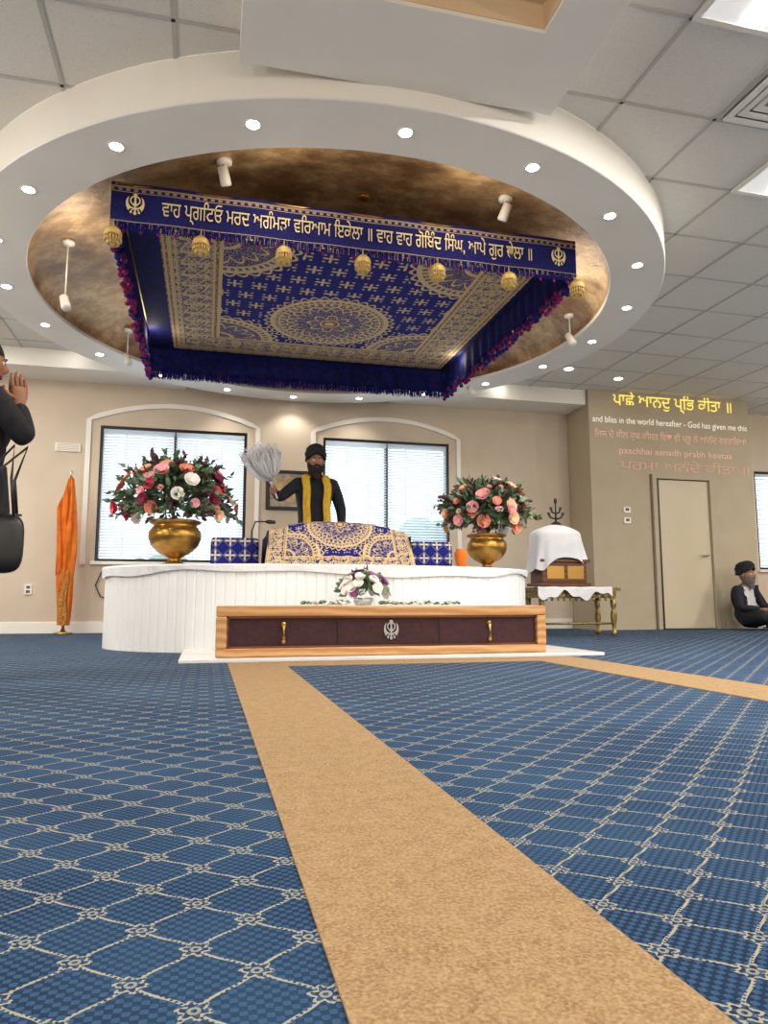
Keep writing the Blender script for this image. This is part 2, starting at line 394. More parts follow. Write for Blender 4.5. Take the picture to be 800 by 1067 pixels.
def domez(x,y):
    r=min(sqrt((x-CX)**2+(y-CY)**2)/2.42,.999); return 2.93+.48*sqrt(1-r*r)
for (x,y,zb) in ((-1.13,5.75,2.66),(3.28,5.97,2.84),(-.85,7.45,2.80),(2.85,7.5,2.75)):
    spot(x,y,domez(x,y)-.002,zb)
spot(.03,4.52,domez(.03,4.52)-.002,domez(.03,4.52)-.1,(.3,.5),.12); spot(1.98,4.46,domez(1.98,4.46)-.002,domez(1.98,4.46)-.1,(-.3,.5),.12)
bm=bmesh.new(); lathe(bm,[(.05,0),(.045,-.02),(.001,-.03)],(1.05,4.9,domez(1.05,4.9)),16); obj('smoke_detector',bm,goldM)

# ---------------------------------------------------------------- windows
def window(n,W,arch=True,Y=YB):
    x0,x1,z0,z1=W; e=empty('window_%d'%n); xm=(x0+x1)/2
    f_=.035
    boxes('frame',[(x0,x0+f_,Y+.02,Y+.14,z0,z1),(x1-f_,x1,Y+.02,Y+.14,z0,z1),(x0+f_,x1-f_,Y+.02,Y+.14,z0,z0+f_),(x0+f_,x1-f_,Y+.02,Y+.14,z1-f_,z1),(xm-.022,xm+.022,Y+.05,Y+.13,z0+f_,z1-f_)],dark,e)
    boxes('glass',[(x0+f_,xm-.022,Y+.1,Y+.105,z0+f_,z1-f_),(xm+.022,x1-f_,Y+.1,Y+.105,z0+f_,z1-f_)],glassM,e)
    bm=bmesh.new(); z=z0+.06
    while z<z1-.08:
        for (a,b) in ((x0+f_+.004,xm-.008),(xm+.008,x1-f_-.004)):
            v=[bm.verts.new(p) for p in ((a,Y+.022,z+.010),(b,Y+.022,z+.010),(b,Y+.046,z-.010),(a,Y+.046,z-.010))]; bm.faces.new(v)
        z+=.036
    box(bm,x0+f_,xm-.008,Y+.02,Y+.048,z1-.08,z1-f_); box(bm,xm+.008,x1-f_,Y+.02,Y+.048,z1-.08,z1-f_)
    for xs_ in (x0+.3,xm-.25,xm+.25,x1-.3): box(bm,xs_-.004,xs_+.004,Y+.018,Y+.02,z0+.04,z1-.08)
    obj('blind_slats',bm,blind,e,recalc=False)
    boxes('sill',[(x0-.04,x1+.04,Y-.05,Y+.015,z0-.04,z0-.001)],white,e,.005)
    if arch:
        xa,xb=x0-.13,x1+.13; zs=2.52; pk=.22; pts=[(xa,Y-.012,z0-.04),(xa,Y-.012,zs)]
        for k in range(1,24):
            t=k/24; pts.append((xa+(xb-xa)*t,Y-.012,zs+pk*sin(pi*t)**.8))
        pts+=[(xb,Y-.012,zs),(xb,Y-.012,z0-.04)]
        bm=bmesh.new()
        wv=.028
        R=[]
        for i,p in enumerate(pts):
            p=Vector(p); a=Vector(pts[max(i-1,0)]); b=Vector(pts[min(i+1,len(pts)-1)]); d=(b-a).normalized(); s=Vector((d.z,0,-d.x))
            R.append([bm.verts.new(p+s*wv+Vector((0,.011,0))),bm.verts.new(p+s*wv+Vector((0,-.012,0))),bm.verts.new(p-s*wv+Vector((0,-.012,0))),bm.verts.new(p-s*wv+Vector((0,.011,0)))])
        for i in range(len(R)-1):
            for k in range(3): bm.faces.new((R[i][k],R[i][k+1],R[i+1][k+1],R[i+1][k]))
        obj('arch_trim',bm,white,e)
window(1,W1); window(2,W2); window(3,W3,False)
bm=bmesh.new(); random.seed(2)
for (tx,ty,tz,tr_) in ((4.2,14,1.3,1.0),(5.0,14.5,1.2,1.1),(-.9,15,.7,.7)):
    tube(bm,[(tx,ty,-.2),(tx,ty,tz)],[.12,.07],8,1)
    for i in range(14): sph(bm,(tx+random.uniform(-1,1)*tr_*.6,ty+random.uniform(-1,1)*tr_*.5,tz+random.uniform(-.6,.9)*tr_*.6),random.uniform(.4,.8)*tr_*.6,0,10,7)
obj('garden_trees',bm,[two('foliage_far',srgb(100,122,104),srgb(130,148,124),3,.9),stemM])
# door
e=empty('door_1')
boxes('jamb',[(5.74,5.80,8.36,8.54,0,2.06),(6.62,6.68,8.36,8.54,0,2.06),(5.80,6.62,8.36,8.54,2.0,2.06)],wallAccent,e,.004)
boxes('gap',[(5.80,5.845,8.385,8.53,.005,1.995)],dark,e)
boxes('leaf',[(5.845,6.615,8.40,8.44,.01,1.99)],two('door_paint',srgb(204,190,162),srgb(210,196,168),2,.5),e,.004)
bm=bmesh.new(); tube(bm,[(6.53,8.40,.98),(6.53,8.35,.98),(6.44,8.35,.98)],.012,10); lathe(bm,[(.03,0),(.03,.01)],(6.53,8.39,.97)); obj('lever',bm,silver,e,True)
e=empty('thermostat'); boxes('plate',[(5.30,5.40,8.375,8.399,1.52,1.6),(5.30,5.40,8.375,8.399,1.38,1.46)],white,e,.004); boxes('screen',[(5.325,5.375,8.372,8.376,1.55,1.585),(5.325,5.375,8.372,8.376,1.41,1.445)],darkgrey,e)
e=empty('wall_outlet'); boxes('plate',[(-2.02,-1.94,8.985,8.999,.44,.56)],white,e,.003); boxes('sockets',[(-2.0,-1.96,8.98,8.986,.46,.49),(-2.0,-1.96,8.98,8.986,.51,.54)],darkgrey,e)
e=empty('wall_return_grille'); boxes('plate',[(-1.78,-1.50,8.98,8.999,2.12,2.22)],white,e); boxes('slots',[(-1.76,-1.52,8.976,8.981,2.135+k*.018,2.14+k*.018) for k in range(5)],wallAccent,e)
bm=bmesh.new(); tube(bm,[(-1.0,8.97,.62),(-1.08,8.97,.72),(-1.2,8.97,.70),(-1.26,8.97,.55),(-1.2,8.96,.42),(-.95,8.94,.34)],.008,6); obj('power_cable',bm,dark)
e=empty('framed_picture')
boxes('frame',[(.68,.73,8.95,8.999,1.5,2.0),(1.20,1.25,8.95,8.999,1.5,2.0),(.73,1.20,8.95,8.999,1.5,1.54),(.73,1.20,8.95,8.999,1.96,2.0)],dark,e,.004)
boxes('mat_board',[(.73,1.20,8.975,8.998,1.54,1.96)],two('art',srgb(200,190,170),srgb(150,130,110),8,.4),e)
boxes('art',[(.80,1.13,8.968,8.976,1.6,1.9)],two('art2',srgb(120,90,70),srgb(196,170,120),10,.4),e)

# ---------------------------------------------------------------- texts
def text(body,loc,size,mt,parent,name,width=None,extr=0,track=1.0):
    c=bpy.data.curves.new(name,'FONT'); c.body=body; c.size=size; c.extrude=extr; c.align_x='CENTER'; c.align_y='CENTER'; c.materials.append(mt.m)
    o=bpy.data.objects.new(name,c); COL.objects.link(o); o.location=loc; o.rotation_euler=(pi/2,0,0); o.parent=parent
    if width:
        bpy.context.view_layer.update(); w=o.dimensions.x
        if w>0: o.scale=(width/w,1,1)
    return o
e=empty('projected_scripture')
ty=M('text_yellow',srgb(240,220,90),.6,emit=srgb(250,230,110),es=.8); tw=M('text_white',srgb(235,230,215),.6,emit=srgb(245,240,225),es=.5)
tp=M('text_pink',srgb(220,184,162),.6,emit=srgb(228,180,158),es=.3); tp2=M('text_pink_faint',srgb(210,172,148),.6,emit=srgb(214,165,148),es=.14)
text("ਪਾਛੇ ਆਨਦੁ ਪ੍ਿਭ ਕੀਤਾ ॥",(6.15,8.392,3.05),.23,ty,e,'line_1',1.85)
text("and bliss in the world hereafter - God has given me this",(6.1,8.392,2.77),.12,tw,e,'line_2',2.4)
text("ਿਜਸ ਦੇ ਫੀਲ ਕੁਛ ਕੀਸਤ ਿਵਚ ਵੀ ਪ੍ਭੂ ਨੇ ਆਨੰਦ ਵਰਤਾਇਆ",(6.1,8.392,2.57),.125,tp,e,'line_3',2.35)
text("paachhai aanadh prabh keetaa",(6.15,8.392,2.36),.125,tp,e,'line_4',1.75)
text("ਪਰਮਾ ਅਨੰਦੇ ਕੀਤਾ ॥",(6.3,8.392,2.16),.17,tp2,e,'line_5',2.0)

# ---------------------------------------------------------------- canopy
can=empty('ceremonial_canopy')
cx0,cx1,cy0,cy1=-.64,2.58,4.62,7.62; zt,zbn=3.035,2.735
bm=bmesh.new()
surf(bm,lambda u,v:(cx0+.02+(cx1-cx0-.04)*u,cy0+.02+(cy1-cy0-.04)*v,zt-.05-.035*sin(pi*u)*sin(pi*v)),60,60)
for f in bm.faces:
    c=f.calc_center_median()
    if abs(c.x-1.05)>1.455 or abs(c.y-6.08)>1.46: f.material_index=1
obj('embroidered_panel',bm,[canopyM,blueC],can)
bm=bmesh.new()
def skirt(p,q,z1,z0,amp,n,mi=0):
    p=Vector(p); q=Vector(q); L=(q-p).length; d=(q-p)/L; nrm=Vector((d.y,-d.x,0))
    surf(bm,lambda u,v:p+d*L*u+nrm*(amp*v*sin(u*L*34+sin(u*9)*2))+Vector((0,0,z1+(z0-z1)*v+.012*v*sin(u*L*17))),n,6,mi)
skirt((cx0,cy0+.02,0),(cx0,cy1,0),zt,zbn,.018,140); skirt((cx1,cy1,0),(cx1,cy0+.02,0),zt,zbn,.018,140); skirt((cx0,cy1,0),(cx1,cy1,0),zt,zbn,.018,140)
obj('side_valances',bm,blueC,can)
bm=bmesh.new()
surf(bm,lambda u,v:(cx0-.03+(cx1-cx0+.06)*u,cy0+.004*sin(u*40),zbn+.01+(zt-zbn)*v),60,2); obj('front_banner',bm,ban,can)
bm=bmesh.new()
def fringe(p,q,z,n,ln_,mi,jit=.02,w=.006):
    p=Vector(p); q=Vector(q); d=(q-p).normalized(); nr=Vector((d.y,-d.x,0))
    for i in range(n):
        c=p+(q-p)*((i+random.random()*.6)/n)+nr*random.uniform(-jit,jit); l=ln_*random.uniform(.75,1.1)
        tube(bm,[(c.x,c.y,z+.03),(c.x+random.uniform(-.006,.006),c.y,z-l*.6),(c.x+random.uniform(-.01,.01),c.y+random.uniform(-.01,.01),z-l)],[w*.7,w,w*.5],4,mi)
fringe((cx0,cy1,0),(cx1,cy1,0),zbn,420,.07,0); fringe((cx0,cy0,0),(cx0,cy1,0),zbn,260,.05,0); fringe((cx1,cy0,0),(cx1,cy1,0),zbn,260,.05,0)
for (p,q) in (((cx0,cy0,0),(cx0,cy1,0)),((cx1,cy0,0),(cx1,cy1,0)),((cx0,cy1,0),(cx1,cy1,0))):
    pv_,qv_=Vector(p),Vector(q); L=(qv_-pv_).length; n=int(L/.075)
    for i in range(n+1):
        c=pv_+(qv_-pv_)*(i/n)
        if p[1]==q[1]==cy1: 
            sph(bm,(c.x,c.y,zbn-.02),.012,1,8,5); continue
        for k in range(3):
            sph(bm,(c.x+random.uniform(-.025,.025),c.y+random.uniform(-.02,.02),zbn-.015-.03*k+random.uniform(-.01,.01)),(.022,.024,.02),1 if random.random()<.7 else 0,8,5)
fringe((cx0,cy0-.005,0),(cx1,cy0-.005,0),zbn+.01,360,.03,0,.008,.005)
for i in range(60): 
    if i%2: sph(bm,(cx0+(cx1-cx0)*i/60,cy0-.008,zbn-.025),(.012,.008,.014),1,8,5)
obj('fringe',bm,[blueD,magenta],can)
tgold=M('text_gold',srgb(232,214,160),.5,.2,emit=srgb(232,214,160),es=.1)
text("ਵਾਹ ਪ੍ਗਿਟਓ ਮਰਦ ਅਗੰਮੜਾ ਵਰਿਆਮ ਇਕੇਲਾ ॥ ਵਾਹ ਵਾਹ ਗੋਬਿੰਦ ਸਿੰਘ, ਆਪੇ ਗੁਰ ਚੇਲਾ ॥".replace("ਰਿਆ","ਿਰਆ").replace("ਬਿੰ","ਿਬੰ").replace("ਸਿੰ","ਿਸੰ"),(.95,cy0-.012,2.885),.145,tgold,can,'banner_text',2.6,.001)
for xx in (-.52,2.46): text("☬",(xx,cy0-.012,2.885),.2,tgold,can,'khanda_symbol')
bm=bmesh.new()
for i in range(7):
    x=-.64+3.22*i/6; y=cy0-.05
    tube(bm,[(x,y,2.76),(x,y,2.70)],.004,6)
    lathe(bm,[(.008,0),(.025,-.008),(.045,-.025),(.056,-.05),(.05,-.054),(.056,-.058),(.05,-.07)],(x,y,2.715),20)
    for k in range(18):
        a=k*2*pi/18
        for (r0,r1,za,zb) in ((.05,.05,2.648,2.61),(.036,.034,2.65,2.59)):
            tube(bm,[(x+r0*cos(a),y+r0*sin(a),za),(x+r1*cos(a),y+r1*sin(a),zb)],[.003,.006],5)
    sph(bm,(x,y,2.60),.018)
obj('hanging_tassels',bm,goldthread,can)
bm=bmesh.new()
for x in (cx0+.4,cx1-.4):
    for y in (cy0+.45,cy1-.45): tube(bm,[(x,y,zt-.05),(x,y,domez(x,y)-.002)],.006,6)
tube(bm,[(cx0,cy0+.01,zt),(cx1,cy0+.01,zt)],.01); tube(bm,[(cx0,cy1,zt),(cx1,cy1,zt)],.01); tube(bm,[(cx0,cy0,zt),(cx0,cy1,zt)],.01); tube(bm,[(cx1,cy0,zt),(cx1,cy1,zt)],.01)
obj('support_rods',bm,brass,can)

# ---------------------------------------------------------------- stage
SX,SY,SA,SB,YBK,ZS=1.0,6.3,1.8,1.12,6.82,.63
def outline(off=0,n=240):
    pts=[]
    for i in range(n+1):
        a=pi+pi*i/n
        ca,sa=cos(a),sin(a); e_=2/2.3
        pts.append((SX+(SA+off)*(abs(ca)**e_)*(1 if ca>0 else -1),SY-(SB+off)*(abs(sa)**e_)))
    return [(SX-SA-off,YBK+off)]+pts+[(SX+SA+off,YBK+off)]
st=empty('stage_platform')
o0=outline()
def resample(pts,step):
    res=[]; acc=0
    for i in range(len(pts)-1):
        a=Vector((*pts[i],0)); b=Vector((*pts[i+1],0)); L=(b-a).length; d=(b-a)/max(L,1e-9); nrm=Vector((d.y,-d.x,0))
        while acc<=L:
            res.append((a+d*acc,nrm)); acc+=step
        acc-=L
    return res
rs=resample(o0,.012)
bm=bmesh.new(); lo=[];hi=[]
for i,(p,nv) in enumerate(rs):
    g=-.007 if i%6==0 else 0
    q=p+nv*g; lo.append(bm.verts.new((q.x,q.y,0))); hi.append(bm.verts.new((q.x,q.y,ZS-.02)))
for i in range(len(lo)-1): bm.faces.new((lo[i],lo[i+1],hi[i+1],hi[i]))
bm.faces.new((lo[-1],lo[0],hi[0],hi[-1])); bm.faces.new(hi)
obj('beadboard_body',bm,whiteGloss,st)
bm=bmesh.new(); ot=outline(.02,120)
top=[bm.verts.new((x,y,ZS)) for x,y in ot]; bm.faces.new(top)
hem=[bm.verts.new((x+.003*sin(i*.9),y+.004*sin(i*1.3),ZS-.065-.02*sin(i*.11)-.01*sin(i*.31))) for i,(x,y) in enumerate(ot)]
mid=[bm.verts.new((x*1.0+(x-SX)*.003,y-.004,ZS-.012)) for x,y in ot]
for i in range(len(ot)):
    j=(i+1)%len(ot); bm.faces.new((top[i],mid[i],mid[j],top[j])); bm.faces.new((mid[i],hem[i],hem[j],mid[j]))
obj('white_sheet',bm,cloth_w,st)
boxes('marble_plinth',[(-.15,2.62,4.44,5.4,.0,.022)],marble,st,.004)
boxes('low_step',[(.3,1.7,6.86,7.5,0,.10)],darkwood)

# offering chest
ch=empty('offering_chest'); fx0,fx1,fy0,fy1,fz0,fz1=.06,2.24,4.53,4.97,.024,.335
boxes('body',[(fx0+.02,fx1-.02,fy0+.03,fy1,fz0,fz1-.01)],white,ch)
t=.065
boxes('oak_frame',[(fx0,fx1,fy0,fy0+.04,fz0,fz0+t*.8),(fx0,fx1,fy0,fy0+.04,fz1-t,fz1),(fx0,fx0+t,fy0,fy0+.04,fz0+t*.8,fz1-t),(fx1-t,fx1,fy0,fy0+.04,fz0+t*.8,fz1-t)],oak,ch,.008)
boxes('inner_bead',[(fx0+t,fx1-t,fy0+.008,fy0+.03,fz0+t*.8,fz0+t*.8+.012),(fx0+t,fx1-t,fy0+.008,fy0+.03,fz1-t-.012,fz1-t),(fx0+t,fx0+t+.012,fy0+.008,fy0+.03,fz0+t*.8,fz1-t),(fx1-t-.012,fx1-t,fy0+.008,fy0+.03,fz0+t*.8,fz1-t)],darkwood,ch)
boxes('velvet_panel',[(fx0+t+.01,fx1-t-.01,fy0+.02,fy0+.035,fz0+t*.8+.01,fz1-t-.01)],maroon,ch)
boxes('top_ledge',[(fx0,fx1,fy0+.03,fy1,fz1-.012,fz1)],white,ch,.003)
boxes('panel_seams',[(fx0+.75,fx0+.756,fy0+.016,fy0+.021,fz0+.07,fz1-.08),(fx1-.756,fx1-.75,fy0+.016,fy0+.021,fz0+.07,fz1-.08)],dark,ch)
text("☬",(1.16,fy0+.012,.17),.17,silver,ch,'khanda_symbol',None,.003)
bm=bmesh.new()
for x in (.47,1.83):
    tube(bm,[(x,fy0+.02,.215),(x,fy0-.01,.21),(x,fy0-.012,.13),(x,fy0+.02,.125)],[.007,.009,.009,.007],8)
    sph(bm,(x,fy0+.005,.222),(.014,.008,.014)); sph(bm,(x,fy0-.008,.115),(.012,.008,.012))
obj('handles',bm,brass,ch)

# ---------------------------------------------------------------- flowers
def basis(n):
    n=Vector(n).normalized(); a=Vector((0,0,1)) if abs(n.z)<.9 else Vector((1,0,0)); s=n.cross(a).normalized(); return s,n.cross(s),n
def rose(bm,c,n,R,mi):
    s,t,n=basis(n); c=Vector(c)
    for L,(k,tilt,rr) in enumerate(((5,1.15,1.0),(5,.8,.82),(4,.45,.6),(3,.2,.38))):
        for i in range(k):
            a=2*pi*i/k+L*.6+random.uniform(-.15,.15); d=s*cos(a)+t*sin(a); w=n.cross(d)
            rr2=R*rr; V=[]
            for vv in (0,.5,1):
                ang=tilt*(1-.25*vv); out_=d*sin(ang)*rr2*vv+n*cos(ang)*rr2*vv*.9+n*(.1*R*L*(1-vv))
                if vv==1: out_+=d*.12*R
                wd=(.25,.62,.5)[int(vv*2)]*rr2
                V.append([bm.verts.new(c+out_+w*wd*q-(d*abs(q)*.12*rr2)) for q in (-1,0,1)])
            for j in range(2):
                for q in range(2):
                    f=bm.faces.new((V[j][q],V[j][q+1],V[j+1][q+1],V[j+1][q])); f.material_index=mi; f.smooth=True
def leaf_(bm,c,d,L,w,mi):
    s,t,d=basis(d); c=Vector(c); a=random.random()*2*pi; side=s*cos(a)+t*sin(a); up=d.cross(side)
    p=[c,c+d*L*.35+side*w+up*w*.2,c+d*L*.75+side*w*.7-up*w*.1,c+d*L-up*w*.5,c+d*L*.75-side*w*.7-up*w*.1,c+d*L*.35-side*w+up*w*.2,c+d*L*.5-up*w*.15]
    v=[bm.verts.new(q) for q in p]
    for q in ((0,1,6),(1,2,6),(2,3,6),(3,4,6),(4,5,6),(5,0,6)):
        f=bm.faces.new([v[i] for i in q]); f.material_index=mi; f.smooth=True
def bouquet(name,c,rx,rz,nf,cols,nl,seed,fs=(.04,.065),parent=None,low=-.35,long_=.25,kf=(.9,1.12)):
    random.seed(seed); bm=bmesh.new(); mats=[leafM,leafD,leafP,stemM]+cols; c=Vector(c)
    for i in range(nl):
        a=random.random()*2*pi; el=random.uniform(low,1.45); k=random.uniform(.35,1.0)
        d=Vector((cos(a)*cos(el),sin(a)*cos(el),sin(el))); p=c+Vector((d.x*rx*k,d.y*rx*.8*k,d.z*rz*k))
        leaf_(bm,p,d+Vector((random.uniform(-.7,.7),random.uniform(-.7,.7),random.uniform(-.5,.6))),random.uniform(.05,.1),random.uniform(.014,.026),random.choice((0,0,1,1,2)))
    for i in range(int(nl/14)):
        a=random.random()*2*pi; el=random.uniform(low,1.3); d=Vector((cos(a)*cos(el),sin(a)*cos(el),sin(el))); ex=random.uniform(1.02,1.0+long_)
        e0=c+Vector((d.x*rx*.4,d.y*rx*.3,d.z*rz*.4)); e1=c+Vector((d.x*rx*ex,d.y*rx*.8*ex,d.z*rz*ex)); m_=(e0+e1)/2+Vector((0,0,.02))
        tube(bm,[e0,m_,e1],[.003,.002,.001],4,3); lm=random.choice((0,0,1,2))
        for k in range(8):
            q=m_+(e1-m_)*(k/7); leaf_(bm,q,d+Vector((random.uniform(-.8,.8),random.uniform(-.8,.8),random.uniform(-.6,.6))),.05,.017,lm)
        if i%5==0: rose(bm,e1,d+Vector((0,0,.2)),fs[0]*.7,4+random.randrange(len(cols)))
    for i in range(nf):
        z=1-(i+.5)/nf*(1-sin(low)); a=i*2.39996+random.uniform(-.3,.3); r=sqrt(max(0,1-z*z)); k=random.uniform(*kf)
        d=Vector((r*cos(a),r*sin(a),z)); p=c+Vector((d.x*rx*k,d.y*rx*.8*k,d.z*rz*k))
        rose(bm,p,d+Vector((0,-.15,.15)),random.uniform(*fs),4+random.randrange(len(cols)))
    return obj(name,bm,mats,parent)
def urn(x,y,cols,seed,rx=.46,rz=.42,s=1.0,zc=1.17):
    e=empty('flower_urn'); bm=bmesh.new()
    prof=[(.001,0),(.11,0),(.115,.012),(.10,.03),(.055,.045),(.045,.07),(.07,.085),(.13,.12),(.18,.17),(.205,.23),(.205,.28),(.18,.315),(.168,.33),(.175,.345),(.20,.355),(.205,.37),(.19,.375),(.16,.35),(.02,.33)]
    lathe(bm,[(r*s,z*s) for r,z in prof],(x,y,ZS+.001),40); obj('gold_urn',bm,goldpaint,e,True)
    bouquet('bouquet',(x,y,zc),rx,rz,54,cols,1250,seed,(.04,.07),parent=e,low=-.5,long_=.32,kf=(.86,1.14))
urn(-.26,6.0,[pr,pp,pc,pp,pb,pc,po,pr,pw],3,.42,.30,zc=1.18)
urn(2.47,6.15,[pc,po,pw,pp,pw,po,pp,pc],5,.37,.28,.9,1.16)
e=empty('flower_arrangement')
bouquet('chrysanthemums',(1.03,4.80,.41),.15,.13,30,[pw,pw,pw,pw,pv],70,9,(.036,.05),e,.0,.1)
bm=bmesh.new(); lathe(bm,[(.05,0),(.065,.02),(.07,.05),(.06,.05)],(1.03,4.80,.337),20); obj('bowl',bm,silver,e,True)
random.seed(4); bm=bmesh.new()
for i in range(110):
    x=.62+1.05*i/110+random.uniform(-.01,.01); y=4.72+.08*sin(i*.23)+random.uniform(-.02,.02)
    if abs(x-1.03)<.10: continue
    rose(bm,(x,y,.340+random.random()*.012),(random.uniform(-.5,.5),random.uniform(-.6,.2),1),.024,0 if i%3 else 1)
obj('flower_garland',bm,[pw,leafM],e)

# ---------------------------------------------------------------- throne with rumala
mj=empty('scripture_throne')
mx0,mx1,my0,my1=.44,1.60,5.55,6.2
def drape(u,v):
    w=2*u-1
    hgt=.41-.09*abs(w)**2.6
    if v<.45:
        t=v/.45; y=my0+.10*t-.02*sin(u*40)*(1-t); z=ZS+.006+hgt*(t**.8)*.85
        xw=1+.03*(1-t)
    else:
        t=(v-.45)/.55; y=my0+.10+t*(my1-my0-.1); z=ZS+.006+hgt*(.85+.15*sin(pi*min(t*1.2,1)*.9))-.08*t; xw=1
    xc=(mx0+mx1)/2
    return (xc+(mx1-mx0)/2*w*xw*(1-.05*(z-ZS)/.4),y,z+.004*sin(u*60)*(1-v))
bm=bmesh.new(); surf(bm,drape,90,50)
obj('rumala_cloth',bm,clothM,mj,True)
bm=bmesh.new()
for sgn,xc in ((-1,mx0+.02),(1,mx1-.02)):
    surf(bm,lambda u,v:(xc+sgn*(.01+.012*sin(u*20)*(1-v)),my0+.03+(my1-my0-.03)*u,ZS+.006+.25*v),30,5)
box(bm,mx0+.1,mx1-.1,my0+.15,my1-.02,ZS+.002,ZS+.24)
obj('side_cloth',bm,blueC,mj)
def pad(name,x0,x1):
    bm=bmesh.new(); box(bm,x0,x1,5.85,6.25,ZS+.002,ZS+.24)
    o=obj(name,bm,star); md=o.modifiers.new('b','BEVEL'); md.width=.03; md.segments=4
pad('star_cushion',0.02,.40); pad('star_cushion',1.67,2.04)
bm=bmesh.new(); lathe(bm,[(.001,0),(.035,0),(.04,.03),(.05,.09),(.056,.12),(.052,.14),(.04,.15),(.046,.165),(.04,.165),(.03,.14)],(2.06,5.7,ZS+.002),24); o=obj('orange_vase',bm,orange,None,True)
e=empty('microphone_stand'); bm=bmesh.new(); lathe(bm,[(.06,0),(.06,.012),(.01,.02)],(.33,5.72,ZS+.002),20); tube(bm,[(.33,5.72,ZS+.01),(.33,5.72,ZS+.28),(.36,5.75,ZS+.36),(.45,5.82,ZS+.37)],.006,8); tube(bm,[(.45,5.82,ZS+.37),(.47,5.83,ZS+.37),(.52,5.86,ZS+.37)],[.012,.018,.014],10); obj('mic',bm,dark,e)

# ---------------------------------------------------------------- side table & small palanquin
tb=empty('carved_gold_table'); tx0,tx1,ty0,ty1=3.36,4.32,6.95,7.4
bm=bmesh.new(); box(bm,tx0,tx1,ty0,ty1,.475,.51); box(bm,tx0+.04,tx1-.04,ty0+.03,ty1-.03,.40,.475)
for x in (tx0+.06,tx1-.06):
    for y in (ty0+.06,ty1-.06): lathe(bm,[(.018,0),(.03,.01),(.032,.04),(.018,.06),(.024,.12),(.036,.19),(.03,.25),(.018,.28),(.03,.31),(.034,.41)],(x,y,0),14)
for i in range(12):
    x=tx0+.1+i*(tx1-tx0-.2)/11; sph(bm,(x,ty0+.03,.42),(.03,.012,.03)); sph(bm,(x,ty0+.03,.385),(.014,.01,.02))
tube(bm,[(tx0+.06,ty0+.06,.13),(tx1-.06,ty0+.06,.13)],.012)
obj('frame',bm,two('antique_gold',srgb(168,150,96),srgb(120,96,52),30,.4,.6,bump=.2),tb)
bm=bmesh.new()
surf(bm,lambda u,v:(tx0-.02+.86*u, ty0-.03+(ty1-ty0+.03)*max(0,(v-.25)/.75), .514+.004*sin(u*25+v*9) if v>=.25 else .514-(.25-v)/.25*(.09+.04*sin(u*13)+.02*sin(u*31))),60,24)
obj('white_runner',bm,cloth_w,tb,True)
pk=empty('covered_palanquin')
boxes('wood_base',[(3.42,4.0,7.0,7.36,.525,.56),(3.45,3.97,7.03,7.33,.56,.78),(3.42,4.0,7.0,7.36,.78,.81)],darkwood,pk,.006)
boxes('panel_inlays',[(3.50,3.70,7.022,7.03,.60,.74),(3.74,3.93,7.022,7.03,.60,.74)],brass,pk,.004)
bm=bmesh.new()
def dr(u,v):
    a=u*2*pi; t=v
    # flat-topped box form with soft corners, cloth hanging longer on the left
    rr=min(1,t/.55)
    r=(.02+.25*rr)+(.03*max(0,(t-.55)/.45))*(1+.5*sin(a*9))
    c_=abs(cos(a))**.55*(1 if cos(a)>0 else -1); s_=abs(sin(a))**.55*(1 if sin(a)>0 else -1)
    top=1.15-.05*rr**3-.03*(1 if t>.55 else 0)*min(1,(t-.55)*8)
    drop=max(0,(t-.55)/.45)*(.27+.13*max(0,-cos(a))+.03*sin(a*5))
    return (3.68+r*c_*(1.04-.10*(1-max(0,(t-.55)/.45))),7.18+r*s_*.72,top+.05*(1-rr)-drop)
surf(bm,dr,72,28); obj('white_cover',bm,cloth_w,pk,True)
bm=bmesh.new(); zb=1.20; tube(bm,[(3.70,7.18,zb),(3.70,7.18,1.45)],[.012,.008],8)
for k,(dx,h) in enumerate(((-.09,1.33),(.09,1.33),(-.06,1.39),(.06,1.39))):
    tube(bm,[(3.70,7.18,h-.07),(3.70+dx*.7,7.18,h-.055),(3.70+dx,7.18,h)],[.010,.010,.017],8)
lathe(bm,[(.06,0),(.05,.02),(.012,.04)],(3.70,7.18,zb-.005),16); sph(bm,(3.70,7.18,1.46),(.018,.018,.034))
obj('candelabra',bm,dark,pk)

# flag
fl=empty('nishan_sahib_flag'); bm=bmesh.new(); fxx,fyy=-1.54,8.72; ZT=1.76
tube(bm,[(fxx,fyy,0.02),(fxx,fyy,ZT+.02)],.016,10); lathe(bm,[(.10,0),(.10,.02),(.03,.03),(.02,.06)],(fxx,fyy,0),20); obj('pole',bm,brass,fl,True)
bm=bmesh.new()
def fc(u,v):
    a=u*2*pi; z=ZT-(ZT-.1)*v
    R=.022+.05*min(1,v*3)*(1-.35*max(0,v-.5)/.5*1.2); R*=1+.24*sin(a*5+v*6)+.1*sin(a*9-v*4)
    return (fxx+R*cos(a)*1.15,fyy+R*sin(a)*.9,z)
surf(bm,fc,48,60)
surf(bm,lambda u,v:(fxx-.01-.11*u*(1-.2*v),fyy-.05-.025*sin(u*9+v*4),ZT-.02-.34*u-(1.0-.25*u)*v),20,24)
obj('saffron_cloth',bm,orange,fl,True)
bm=bmesh.new(); surf(bm,lambda u,v:(fxx-.05+.085*u+.01*sin(v*9),fyy-.066-.008*sin(u*9+v*7),.72-.62*v),8,20)
obj('patterned_tail',bm,two('tail',srgb(206,150,70),srgb(140,76,30),60,.8),fl,True)
bm=bmesh.new(); sph(bm,(fxx,fyy,ZT+.05),(.02,.02,.04)); obj('finial',bm,silver,fl)

